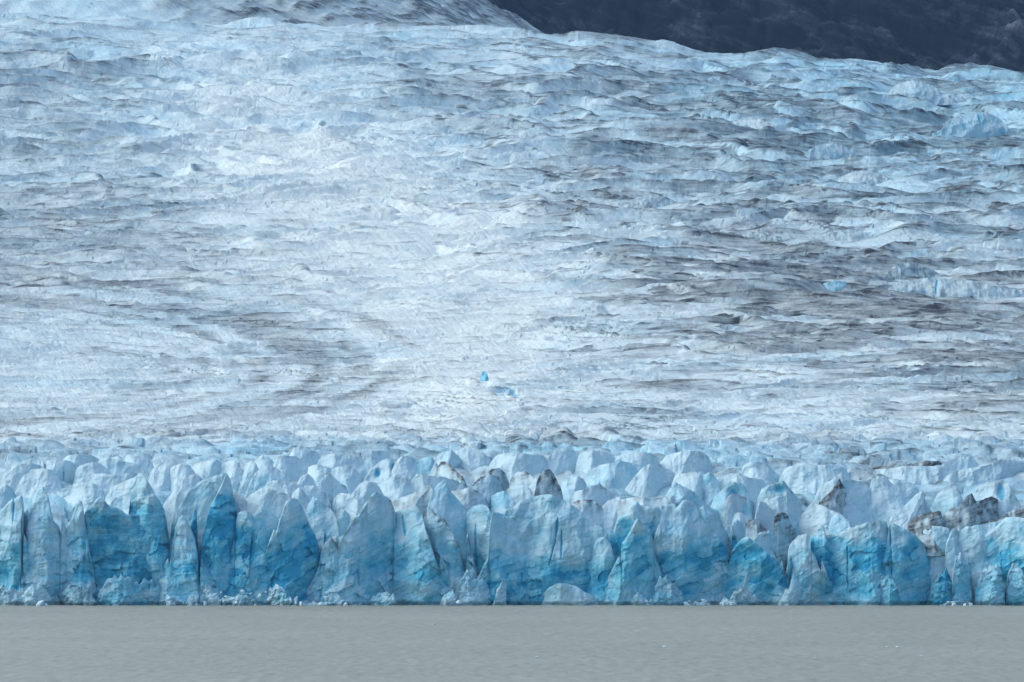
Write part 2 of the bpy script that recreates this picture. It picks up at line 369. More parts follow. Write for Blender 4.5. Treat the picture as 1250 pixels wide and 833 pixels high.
ice_mound|a|630|b.28 d.3|676,620 680,600 684,592 693,584 700,581.5 706,580.5 713,585 717,593 720,612 722,622|small blue tent right of the black-stained tower
ice_slab|24|640|b.14 d.4|690,635 694,612 698,601 711,598 717,595 723,593 733,590.5 738,594 743,598 753,599 758,606 763,620 766,640|broad white tent behind the big ridge with a dark hem
ice_mound|18|660|b.18|724,655 728,635 733,621 738,616 743,611 757,606 763,610 768,625 772,655|smooth pale mound left of the flat white ledge
ice_slab|15|665|b.12 d.9|693,655 697,620 700,613 711,610 719,610 726,611 732,616 738,621 745,630 750,638 755,651 757,665|white slab with black seams behind the big ridge
ice_mound|19|660|b.4|586,655 590,625 595,608 600,605 605,602 615,599 622,604 631,616 635,634 638,655|small blue tent left of the big ridge
ice_mound|27|640|b.14|611,630 614,609 617,599 622,595 627,593 639,592 645,595 649,598 653,607 657,622 659,640|rounded white mound behind the blue tent
ice_tower|30|640|b.12 D.5 d1|649,630 652,606 655,590 660,577 664,574.5 671,572 676,577 681,587 686,597 689,612 691,635|black-stained tower behind the big rounded ridge
ice_mound|36|630|b.15|636,622 640,605 645,595 649,589 654,583 662,585 666,600 668,622|pale wedge left of the black-stained tower
ice_mound|a|615|b.12 D.15 d.7|616,608 620,595 625,582 632,576 643,575.5 650,582 655,595 658,610|dark-flecked mound in front of the low back swell
ice_mound|a|620|b.15 D.15 d.8|584,612 588,598 592,580 600,572 605,571 610,571 618,579 621,588 625,605 627,615|dark-flecked knoll just left of centre
ice_slab|a|590|b.1 d.3|591,582 595,572 600,562 607,555 616,553 625,552 637,553.5 649,555 664,556 669,568 671,584|long low swell left of the high white centre dome
ice_mound|a|610|b.26|522,600 526,574 529,557 534,554 539,552 551,549 558,555 568,567 578,577 584,592 587,606|blue-white peak in the back row left of centre
ice_mound|a|592|b.1|549,580 553,558 556,550 566,546 575,546 583,547 593,555 600,562 604,578|white dome directly right of the blue-white back peak
ice_block|a|605|b.42|492,600 495,584 497,574 504,565 511,561 519,558 526,557 531,565 532,580 535,600|square blue block in the back row left of centre
ice_peak|a|610|b.1|519,605 522,589 525,576 528,569 531,563 536,570 541,576 545,582 549,594 551,608|small sharp white point in front of the square blue back block
ice_slab|56|620|b.14 D.08 d.9|527,600 531,575 537,563 544,563 550,568 556,574 566,584 571,596 573,615|dark-hemmed leaning plate right of the small white point
ice_mound|30|640|b.25 D.1 d.8|569,632 573,611 576,592 582,586 588,582 598,579 608,582 613,590 617,606 620,632|black-tipped mound left of the blue tent
ice_mound|24|650|b.15 D.2 d.6|542,640 546,611 550,599 561,598 573,595 583,600 595,610 599,625 602,645|grey-spotted mound behind the split block
ice_mound|36|630|b.14|493,622 497,596 500,587 509,578 515,579 521,580.5 541,582 558,587 566,594 570,610 573,626|wide white mound behind the tall fin
ice_mound|33|640|b.1|448,630 452,603 456,594 467,587 475,582 482,578 494,580.5 503,588 508,598 513,616 516,636|smooth white dome behind the black-flecked peak
ice_mound|a|605|b.22 o460,578,4,6 o479,570,3,6|440,596 444,584 450,574.5 455,569 460,565 470,558.5 482,561 492,568 498,577 502,592|domed mound with two blue niches, back row
ice_mound|a|580|b.18|436,574 440,563 445,552 450,551 465,550 475,555 479,563 483,576|small blue-white bump above the niched mound
ice_mound|a|585|b.1|476,580 480,569 484,562 490,557 500,557 510,560 515,574 517,582|low white bump left of the square blue back block
ice_mound|a|592|b.14|380,585 384,573 387,562 391,557 398,555 406,553.5 423,555 440,558.5 453,565 458,578 461,588|long pale mound above the left-centre wall
ice_mound|a|585|b.12|344,580 348,568 352,555 357,546 366,544 376,549 386,551 390,560 394,576|highest white bump left of the long pale mound
ice_mound|a|605|b.15|292,598 296,588 300,572 305,566 310,560 320,553.5 327,558 335,565 341,579 344,598|steep pale mound right of the great peak, back row
ice_mound|a|605|b.12|326,598 330,578 333,562 339,556 348,556 359,557 365,561 371,566 375,577 378,596|wide pale hump below the highest white bump
ice_mound|40|625|b.26|295,615 299,604 301,596 305,584 310,577 315,572 325,566.5 332,569.5 342,576 352,582 356,596 358,616|smooth blue-white dome right of the great peak
ice_mound|a|620|b.14|354,612 358,599 362,589 366,581 374,578 381,584 384,593 387,612|small round bump right of the blue-white dome
ice_mound|a|605|b.12|368,598 372,585 374,570 380,568 386,567 398,569.5 410,576 415,590 418,600|low rounded mound below the long pale mound
ice_mound|38|625|b.14 d.6|385,615 389,599 391,586 396,577 401,579 406,582 414,590 421,594 425,606 428,618|leaning mound with a black spot at its left foot
ice_mound|a|610|b.14|394,602 398,584 402,574 411,569.5 420,569 428,569.5 434,574 440,582 445,596 448,606|pale double bump right of the black-spotted mound
ice_mound|27|640|b.15 d.3|421,630 425,614 428,604 438,590 443,588 448,587 454,589 460,592 468,605 472,630|ribbed pale mound left of the smooth white dome
ice_slab|28|630|b.12|312,622 316,609 318,594 327,587 337,586.5 347,587 364,592 378,593 391,594 398,601 403,616 406,630|long white shelf above the white-capped block
ice_mound|14|670|b.16|289,660 293,638 296,618 300,611 310,599 318,595 328,597 337,599 347,603 353,606 358,622 362,650|broad smooth mound behind the slanting-banded block
ice_mound|20|650|b.14 d.3|346,640 350,620 353,604 358,599 363,595 371,601 376,611 380,630 383,650|small peaked mound behind the white-capped block
ice_mound|11|690|b.18|364,680 368,648 371,630 374,616 381,606 391,611 398,618 406,625 411,633.5 413,645 416,668 418,690|sloping pale mound right of the white-capped block
ice_mound|24|645|b.12|374,635 378,614 382,604 391,599 397,602 403,606 409,620 411,640|little white hump above the sloping pale mound
ice_mound|20|650|b.16|396,645 400,624 404,609 413,601.5 425.5,603 435,611 443,619 448,636 450,650|round pale mound left of the black-flecked peak
ice_hummock|10|690|b.12|405,680 409,655 411,645 413,629 416,625 419,622 423,626 428,632 433,650 436,680|small white pyramid left of the black-flecked peak
ice_mound|22|650|b.1 D.12|273,640 277,622 280,600 285,597 293,604 303,614 307,632 310,648|greyish rounded mound just behind the great peak
ice_mound|26|645|b.12|286,638 290,624 296,612 303,604 310,602 316,614 320,638|little pale bump right of the greyish mound
ice_mound|a|600|b.1|236,596 240,588 250,578 256,573 262,569 275,563 285,562 292,570 299,585 303,598|long white back swell above the great peak
ice_mound|a|592|b.06|221,584 225,574 235,566 250,562 262,560 270,566 276,580 279,590|low white rise left of the long back swell
ice_mound|a|600|b.1|176,592 180,580 186,570 191,566 196,563 208,562 216,568 222,580 226,592|pale hump behind the jagged niche block
ice_mound|a|592|b.08|276,586 280,580 286,574 296,568 306,562 311,565 316,574 320,588|narrow white hump right of the long back swell
ice_pinnacle|-3|741|W b0.40 a20|555,741 558,730 560,716 564,703 567,696 570,695 575,702 580,708 590,707 600,705 605,716 608,741|pale broken pinnacle at the foot of the split block
ice_block|-4|741|W b0.20 W|536,741 539,732 541,728 546,725 553,721 557,729 559,741|white chunk left of the pale broken pinnacle
ice_block|-4|741|W b0.30 W|600,741 603,735 606,722 611,713 615,710 620,712 625,724 621,734 618,741|whitish fragment at the foot of the sloping shoulder block
ice_block|-4|741|W b0.20 W|766,741 770,733 774,725 780,724 790,732 797,736 800,741|bright white wedge below the bright blue spire
ice_block|-3|741|W b0.52 D.1|795,741 797,730 799,715 806,704 811,702.5 816,704 822,713 829,720 835,726 839,741|low rounded blue buttress right of the bright blue spire
ice_block|-4|741|W b0.28 D.1|886,741 892,730 897,722 905,720 914,723 923,727 930,733 935,741|low scarred slab below the deep blue pyramid
ice_slab|-4|741|W b0.40 W|444,741 449,733 456,727 465,724.5 474,724 481,726 484,735 486,741|low smooth slab below the black-flecked peak
ice_block|-3|741|W b0.24 D.08|238,741 241,728 244,718 250,714 256,716 262,722 268,730 272,741|pale fallen block below the great blue peak
ice_block|-3|741|W b0.28 D.12|-12,741.0 -6,720.1 0,714.4 8,715.8 18,721.6 30,727.3 42,733.8 50,741.0|smudged pale apron below the cracked pale slab
ice_block|-3|741|W b0.28|22,741.0 28,725.9 34,717.2 42,712.9 50,715.8 58,723.0 64,731.6 66,741.0|rough pale bulge below the small rounded pinnacle
ice_block|-3.5|741|W b0.44 D.35|62,741.0 67,727.3 72,719.4 82,715.8 94,716.5 104,719.4 112,727.3 118,735.2 122,741.0|dusky bulge below the pointed pale pinnacle
ice_block|-2|741|W b0.60 D.1|112,741 120,722 130,708 142,702 155,705 165,712 178,706 190,712 200,724 206,741|blue-grey bulging foot of the flat blue wall
rubble_heap|-5|741|W b0.21 W r|200,741.0 202,727.3 205,724.4 210,728.8 218,733.1 226,736.0 234,733.8 240,736.7 246,741.0|white rubble heap between the flat wall and the small spire
rubble_heap|-5|741|W b0.21 W r|262,741.0 268,733.1 275,727.3 283,730.2 290,725.9 298,728.8 306,730.9 314,733.8 320,741.0|white rubble heap right below the great blue peak
rubble_heap|-5|741|W b0.27 W r|303,741.0 307,730.2 312,723.0 318,718.0 324,720.8 332,713.6 340,715.1 347,721.6 353,728.8 360,735.2 368,741.0|pale rubble heap below the slanting-banded block
rubble_heap|-5|741|W b0.21 W r|352,741.0 360,735.2 370,733.1 380,734.5 390,736.7 400,733.8 412,735.2 420,732.4 428,736.0 437,738.1 444,741.0|low white rubble heap left of the low smooth slab
rubble_heap|-5|741|W b0.22 W r|832,741.0 836,736.0 842,733.1 850,735.2 858,734.5 866,738.1 872,741.0|white rubble heap right of the low rounded buttress
rubble_heap|-5.5|741|W b0.22 W r|876,741.0 880,736.0 884,730.2 892,733.1 900,735.2 908,736.7 916,741.0|white rubble heap left of the low scarred slab
rubble_heap|-5|741|W b0.28 W r|1146,741.0 1152,736.0 1160,733.8 1170,735.2 1180,733.1 1186,736.7 1192,741.0|thin pale rubble heap below the right wall
gravel_band|98|592|b.05 D.9 d.9|1060,577 1066,571 1080,568 1097,569.5 1116,566 1136,562 1151,563 1156,570|dark gravel band lying on the ice above the long flat-faced slab
"""

# hand placed ridges on the upper glacier: name | base offset px | options | crest | label
RIDGES = """
ice_ridge|14|b.05 D.28 d.3 k1148,340,1145,358,1.2|1082,366 1086,352 1094,344 1105,341 1120,339 1140,336 1152,335 1165,339 1180,337 1196,342 1215,347 1235,349 1256,352 1262,366|long dirty grey ice ridge with dark gullies on the right slope
ice_ridge|10|b.02 D.45 d.3|884,300 890,291 900,286 915,282 930,280 945,283 958,289 968,297 972,302|dark domed ice hump on the right slope
ice_ridge|9|b.02 D.4 d.2|1080,338 1088,328 1098,321 1110,319 1128,322 1146,328 1160,336|grey whaleback hump above the long dirty ridge
ice_ridge|9|b.2 D.2 d.5 k568,58,570,70,1.6 k588,57,590,72,1.6|556,76 558,62 566,57 576,56.5 590,56 604,59 616,64 628,68 640,76|pale ridge with two dark clefts below the skyline
ice_ridge|10|b.18 D.2 d.4 k522,80,516,92,2|508,98 510,84 516,77 526,76 540,79 560,80 580,82 600,82 620,85 632,96|long pale step with dark gullies under the cleft ridge
ice_ridge|10|b.3 D.1 d.3 k1198,136,1200,152,1.3|1150,158 1156,148 1168,140 1182,136 1196,133 1208,132 1220,137 1232,146 1238,158|blue-faced ice ridge at the right below the skyline
ice_ridge|8|b.35 D.05 d.2|128,48 131,38 138,32 152,31 168,32 182,36 192,46|blue-faced block high on the left slope
ice_ridge|8|b.02 D.3 d.2|1020,222 1030,213 1044,207 1060,206 1076,210 1090,216 1100,224|grey rounded hump on the right slope below the blue faces
ice_ridge|9|b.2 D.15 d.4|1088,110 1094,102 1104,97 1118,95 1132,98 1146,104 1152,112|pale hump close under the right skyline
ice_ridge|8|b.05 D.35 d.3|762,252 770,243 784,236 800,234 816,238 830,246 838,254|grey streaked hump right of the white centre slope
ice_ridge|7|b.25 D.35 d.7|556,556 560,545 566,541 576,539 590,542 598,547 602,556|dark-edged blue block where the front begins, centre
ice_ridge|8|b.02 D.3 d.2|1000,292 1010,283 1024,279 1042,278 1060,281 1076,288 1084,296|grey hump left of the whaleback hump
ice_ridge|9|b.25 D.2 d.4|980,192 988,182 1000,174 1016,170 1034,173 1050,182 1056,194|blue and grey ice ridge in the right-hand icefall
ice_ridge|9|b.1 D.25 d.4|880,160 888,150 902,142 918,139 934,144 946,152 952,162|grey-shadowed ridge in the icefall under the right skyline
ice_ridge|8|b.45 D.1 d.4|992,358 998,351 1006,345 1020,341 1034,342 1042,346 1045,354|arched bright blue ice face among dirty waves on the right slope
ice_cave|8|b.85 l.7 d.02 o590.5,456,2.5,4|586.5,459 587.5,456 589,453.5 591,452.5 593,453.5 594.5,456 595.5,459|small bright blue ice cave mouth in the middle of the slope
"""

_S = np.array([735, 705, 672, 640, 616, 596, 575, 560, 549, 520, 450, 380, 300, 220, 150, 90, 58], float)
_Y = np.array([1520, 1532, 1545, 1562, 1580, 1600, 1625, 1652, 1695, 1800, 2110, 2460, 2900, 3390, 3900, 4420, 4800], float)
_Zc = world_at(625, _S, _Y)[1]
_yy = np.linspace(1520, 4800, 4000)
_zz = np.interp(_yy, _Y, _Zc)
_k = np.exp(-np.linspace(-2.5, 2.5, 121) ** 2); _k /= _k.sum()
_zs = np.convolve(np.pad(_zz, 60, mode='edge'), _k, 'valid')
_wt = sstep(1700, 1950, _yy)
_zz = _zz * (1 - _wt) + _zs * _wt
_end = sstep(4500, 4800, _yy); _zz = _zz * (1 - _end) + np.interp(_yy, _Y, _Zc) * _end

def base_z(Y):
    z = np.interp(Y, _yy, _zz)
    over = np.clip(Y - 4800, 0, None)
    return z - over * .05 - over ** 2 / 900.0

_row = s_at(_zz, _yy)
def dist_of_row(s):
    return float(np.interp(s, _row[::-1], _yy[::-1]))

CREST_X = [-200, 0, 100, 170, 250, 330, 400, 500, 560, 640, 690, 720, 760, 800, 860, 950, 1000, 1100, 1150, 1250, 1450]
CREST_S = [12, 14, 16, 20, 24, 26, 28, 33, 32, 33, 38, 37, 42, 51, 58, 63, 69, 76, 83, 86, 92]

def blob(x, s, cx, cy, rx, ry, rot=0.0):
    c, n = math.cos(rot), math.sin(rot)
    a = (x - cx) * c + (s - cy) * n; b = -(x - cx) * n + (s - cy) * c
    return np.exp(-((a / rx) ** 2 + (b / ry) ** 2))

def line_dist(x, s, pts):
    best = np.full(np.shape(x), 1e9)
    for (x0, y0), (x1, y1) in zip(pts[:-1], pts[1:]):
        dx, dy = x1 - x0, y1 - y0
        t = np.clip(((x - x0) * dx + (s - y0) * dy) / (dx * dx + dy * dy), 0, 1)
        best = np.minimum(best, np.hypot(x - x0 - t * dx, s - y0 - t * dy))
    return best

HOLES = [(620, 480, 13, 4, 2.5)]

RIDGE_FEET = []
for _ln in RIDGES.strip().splitlines():
    _p = [tuple(float(v) for v in q.split(',')) for q in _ln.split('|')[3].split()]
    RIDGE_FEET.append((_p[0][0], _p[-1][0], max(_p[0][1], _p[-1][1])))

def teeth(x, y, Y, L0, xs, seed, amp_warp):
    """overlapping ice waves: each rises slowly up-glacier to a lip, then drops into the crevasse behind it"""
    wy = amp_warp * fbm2(x / (3.4 * xs), y / (3.0 * xs), seed, 3) + .22 * amp_warp * pn2(x / (.5 * xs), y / (.8 * xs), seed + 5)
    Yw = np.maximum(y + wy, 900.0)
    ph = -(3400.0 ** 1.5) / L0 * 2.0 / np.sqrt(Yw)
    k = np.floor(ph); f = ph - k
    arch = np.clip(.5 + 1.15 * pn2(x / xs + 3.7 * k, k * 7.31 + .13, seed + 9), 0, 1)
    jag = .07 * pn2(x / (.16 * xs), k * 3.3 + .5, seed + 11)
    A = .30 + .70 * arch + jag
    rise = np.where(f < .74, (f / .74) ** 1.9, 1 - (np.clip(f - .74, 0, 1) / .26) ** 2.6)
    return A * rise, f, A, pn2(x / (1.3 * xs) + 5.1 * k, k * 3.77 + .31, seed + 15)

def fac_relief(X, Y):
    """small broken facets of the ice skin"""
    b_, s_, dx, dy, r = cells(X / 24 + .3 * pn2(X / 9, Y / 8, 95), Y / 13 + .15 * X / 14, 96)
    return .25 * r[0] + .8 * r[1] * dx + .9 * r[2] * dy

def relief(X, Y, px, s):
    """height of the ice waves; px, s = where the undisturbed ground is in the picture"""
    wx = 20 * fbm2(X / 140, Y / 140, 5, 3)
    x = X + wx; y = Y - .14 * X
    sc = (Y / 3400.0) ** 1.1 * (1 - .42 * sstep(4100, 4750, Y))
    t1, f1, A1, g1 = teeth(x, y, Y, 66.0, 104.0, 21, 115.0)
    t2, f2, A2, g2 = teeth(x * .97 + y * .06, y + .26 * x, Y, 43.0, 64.0, 33, 75.0)
    t3, f3, A3, g3 = teeth(x, y - .10 * x, Y, 20.0, 40.0, 47, 22.0)
    big = fbm2(X / 330, Y / 420, 61, 3)
    rough = .74 + .34 * sstep(430, 190, s) + .40 * blob(px, s, 1080, 320, 260, 70) + .30 * sstep(600, 1000, px) * sstep(400, 150, s)
    rough = rough * (1 - .25 * blob(px, s, 480, 360, 190, 110)) * (1 - .35 * blob(px, s, 120, 470, 260, 70)) + .2 * blob(px, s, 1180, 480, 140, 40)
    h = rough * sc * (1 + .15 * sstep(330, 150, s)) * np.maximum(11.0 * t1, 8.4 * t2) + sc * (2.0 * t3 + .5 * rough * fbm2(X / 9, Y / 12, 88, 3)) + (.25 + .75 * rough) * fac_relief(X, Y) + 8 * big * sstep(1700, 2300, Y)
    first = 11.0 * t1 >= 8.4 * t2
    f = np.where(first, f1, f2); A = np.where(first, A1, A2)
    g = np.where(first, g1, g2) + .5 * g3
    flat = np.zeros(np.shape(X))
    for rx0, rx1, rs in RIDGE_FEET:
        flat = np.maximum(flat, blob(px, s, (rx0 + rx1) / 2, rs + 3, (rx1 - rx0) * .6 + 3, 8))
    h = h * (1 - .85 * flat)
    # long transverse crevasses, coloured darker towards their floors, mid right
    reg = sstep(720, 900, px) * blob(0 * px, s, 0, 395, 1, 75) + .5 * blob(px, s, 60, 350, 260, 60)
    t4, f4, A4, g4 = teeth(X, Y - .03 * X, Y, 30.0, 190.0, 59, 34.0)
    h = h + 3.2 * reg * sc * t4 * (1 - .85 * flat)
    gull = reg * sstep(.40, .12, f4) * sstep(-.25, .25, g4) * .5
    return h, f, A, f3, rough, g, gull

def ground(X, Y):
    """final height of the ice surface (before the down-flow lean)"""
    zb = base_z(Y)
    px = 625 + X / Y * F_PX
    s0 = s_at(zb, Y)
    cw = sstep(3000, 4750, Y)
    zb = zb - (np.interp(px, CREST_X, CREST_S) + 7 - 58) * (Y / F_PX) * cw
    s = s_at(zb, Y)
    h, f, A, f3, rough, g, gull = relief(X, Y, px, s)
    b_, s_, dx, dy, r = cells(X / 13 + .3 * pn2(X / 9, Y / 9, 90), Y / 11, 91)
    near = sstep(1530, 1550, Y) * sstep(1900, 1650, Y) ** 1.5
    blocks = near * (4.5 * (.6 + .5 * r[0]) * np.clip(1.1 - b_, 0, 1) + 2.5 * r[1] * dx + 1.5 * dy)
    return zb, px, s, h * (.25 + .75 * sstep(1600, 1720, Y)) + blocks, f, A, f3, rough, g, gull

def build_glacier():
    rows = np.concatenate([np.linspace(734, 556, 100), np.linspace(555.4, 62, 740)])
    Yr = np.interp(rows, _row[::-1], _yy[::-1])
    Yr = np.maximum.accumulate(Yr)
    Yr = np.unique(np.concatenate([Yr, np.linspace(4790, 5250, 46)]))
    nc = 790
    u = np.linspace(-.17, .17, nc)
    Y, U = np.meshgrid(Yr, u, indexing='ij')
    X = U * Y
    zb, px, s, h, f, A, f3, rough, gt, gull = ground(X, Y)
    Z = zb + h - 2.5 * sstep(1600, 1750, Y)
    # blue holes and hollows
    hole_b = np.zeros_like(Z)
    for cx, cy, rx, ry, dep in HOLES:
        g = blob(px, s, cx, cy, rx, ry) * np.clip(1 + 1.1 * fbm2(X / 5, Y / 16, 150, 3), .2, 1.6)
        Z = Z - dep * g
        hole_b = np.maximum(hole_b, sstep(.15, .6, g) * (1.3 if dep > 5 else .38))
    Yd = Y
    # narrow grit lines along crevasse lips and broad dusty regions
    n1 = fbm2(X / 210, Y / 170, 101, 4); n2 = fbm2(X / 60, Y / 26, 105, 4); n3 = fbm2(X / 16, Y / 11, 109, 3)
    reg = (.36 + .36 * blob(px, s, 1130, 400, 270, 60, .08) + .14 * blob(px, s, 1010, 330, 200, 45) + .34 * blob(px, s, 1080, 250, 260, 70)
           + .26 * blob(px, s, 870, 140, 300, 60) + .28 * blob(px, s, 90, 270, 230, 70) + .22 * blob(px, s, 560, 110, 220, 40)
           + .30 * blob(px, s, 60, 130, 160, 60) + .35 * blob(px, s, 1200, 480, 120, 35)
           - .75 * np.exp(-(line_dist(px, s, [(300, 150), (350, 190), (450, 260), (540, 330), (570, 410)]) / 95) ** 2) - .25 * blob(px, s, 380, 200, 140, 70) - .25 * blob(px, s, 70, 440, 90, 45) - .25 * blob(px, s, 1000, 505, 260, 35))
    for pts, wd, am in (([(-80, 345), (60, 352), (190, 362), (330, 405), (440, 440), (520, 450)], 20, .20),
                        ([(520, 452), (330, 505), (180, 530), (20, 524), (-60, 520)], 18, .12),
                        ([(-60, 300), (120, 300), (270, 350), (420, 395)], 12, .18),
                        ([(760, 320), (900, 375), (1080, 385), (1300, 380)], 16, .32),
                        ([(840, 500), (700, 540), (560, 556), (420, 558)], 14, .22)):
        reg = reg + am * np.exp(-(line_dist(px, s, pts) / wd) ** 2)
    # old flow bands curl round on the left
    rho = np.hypot((px + 60) / 470, (s - 440) / 92); th = np.arctan2((s - 440) / 92, (px + 60) / 470)
    bands = fbm2(rho * 13, th * 1.0, 141, 3) * np.exp(-((rho - .95) / .35) ** 2) * sstep(330, 360, s)
    reg = reg + 1.0 * bands + .10 * np.exp(-((rho - 1.0) / .16) ** 2)
    rightside = sstep(560, 900, px) * sstep(520, 440, s)
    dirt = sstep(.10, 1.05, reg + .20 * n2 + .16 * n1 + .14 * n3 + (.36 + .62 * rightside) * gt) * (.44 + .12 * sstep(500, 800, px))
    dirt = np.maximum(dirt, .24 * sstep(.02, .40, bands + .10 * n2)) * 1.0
    dirt = np.clip(dirt + gull, 0, .72)  # crevasse floors are darkened through the same mask
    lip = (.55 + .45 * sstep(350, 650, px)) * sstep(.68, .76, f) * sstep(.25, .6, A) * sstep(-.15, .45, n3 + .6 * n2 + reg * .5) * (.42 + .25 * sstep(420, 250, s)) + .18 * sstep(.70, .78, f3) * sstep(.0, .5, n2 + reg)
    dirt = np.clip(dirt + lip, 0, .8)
    nb = fbm2(X / 130 + 9, Y / 110, 131, 3)
    blue = .10 + .14 * sstep(.0, .6, nb + .35 * n2) + .16 * sstep(330, 90, s) + .22 * sstep(650, 1100, px) * sstep(380, 200, s) \
        - .22 * np.exp(-(line_dist(px, s, [(300, 150), (350, 190), (450, 260), (540, 330), (570, 410)]) / 95) ** 2)
    blue = .6 * blue
    blue = np.clip(blue + .75 * hole_b + .22 * sstep(620, 545, s) * sstep(530, 560, s), 0.0, 1)
    blue[Y < 1600] = np.maximum(blue[Y < 1600], .3)
    strata = Y + 1.5 * h + .12 * X + 9 * n1
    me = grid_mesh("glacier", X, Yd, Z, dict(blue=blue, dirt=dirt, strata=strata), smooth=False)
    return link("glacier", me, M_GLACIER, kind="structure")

glacier = build_glacier()

# ------------------------------------------------------------------ seracs and ridges
TRI = [0]
GRIT = []
M_GRIT, _t, _b = new_mat("wet_grit")
_g = N(_t, "ShaderNodeNewGeometry")
_t.links.new(ramp(_t, noise_node(_t, _g.outputs["Position"], 1.2, 3), [(.3, (.018, .02, .024)), (.7, (.075, .078, .082))]), _b.inputs["Base Color"])
_b.inputs["Roughness"].default_value = .8; _b.inputs["Specular IOR Level"].default_value = .1

def grit_crust(parent, seed):
    """stones melted out of the ice along a dirty crest, one child part"""
    rng = np.random.RandomState(seed)
    x, y, z, r = GRIT[0]
    base = np.array([(1, 0, 0), (-1, 0, 0), (0, 1, 0), (0, -1, 0), (0, 0, 1), (0, 0, -1)], float)
    tri = [(0, 2, 4), (2, 1, 4), (1, 3, 4), (3, 0, 4), (2, 0, 5), (1, 2, 5), (3, 1, 5), (0, 3, 5)]
    vs, fs = [], []
    for a, b_, c, rr in zip(x, y, z, r):
        k = len(vs)
        for q in base * rng.uniform(.6, 1.3, (6, 1)):
            th = a * 7.0; cx, sx = math.cos(th), math.sin(th)
            vs.append((a + rr * 1.3 * (q[0] * cx - q[1] * sx), b_ - .05 + rr * (q[0] * sx + q[1] * cx), c + rr * .8 * q[2]))
        fs += [tuple(k + i for i in t_) for t_ in tri]
    me = bpy.data.meshes.new("grit_crust"); me.from_pydata(vs, [], fs)
    link("grit_crust", me, M_GRIT, parent=parent, kind="stuff")
def parse_opts(txt):
    o = dict(w=None, W=False, b=.15, d=.3, D=0.0, a=18.0, L=0.0, l=None, t=None, r=False, k=[], o=[])
    for tk in txt.split():
        c, v = tk[0], tk[1:]
        if c in 'Wr' and not v: o[c] = True
        elif c in 'ko': o[c].append([float(q) for q in v.split(',')])
        else: o[c] = float(v)
    return o

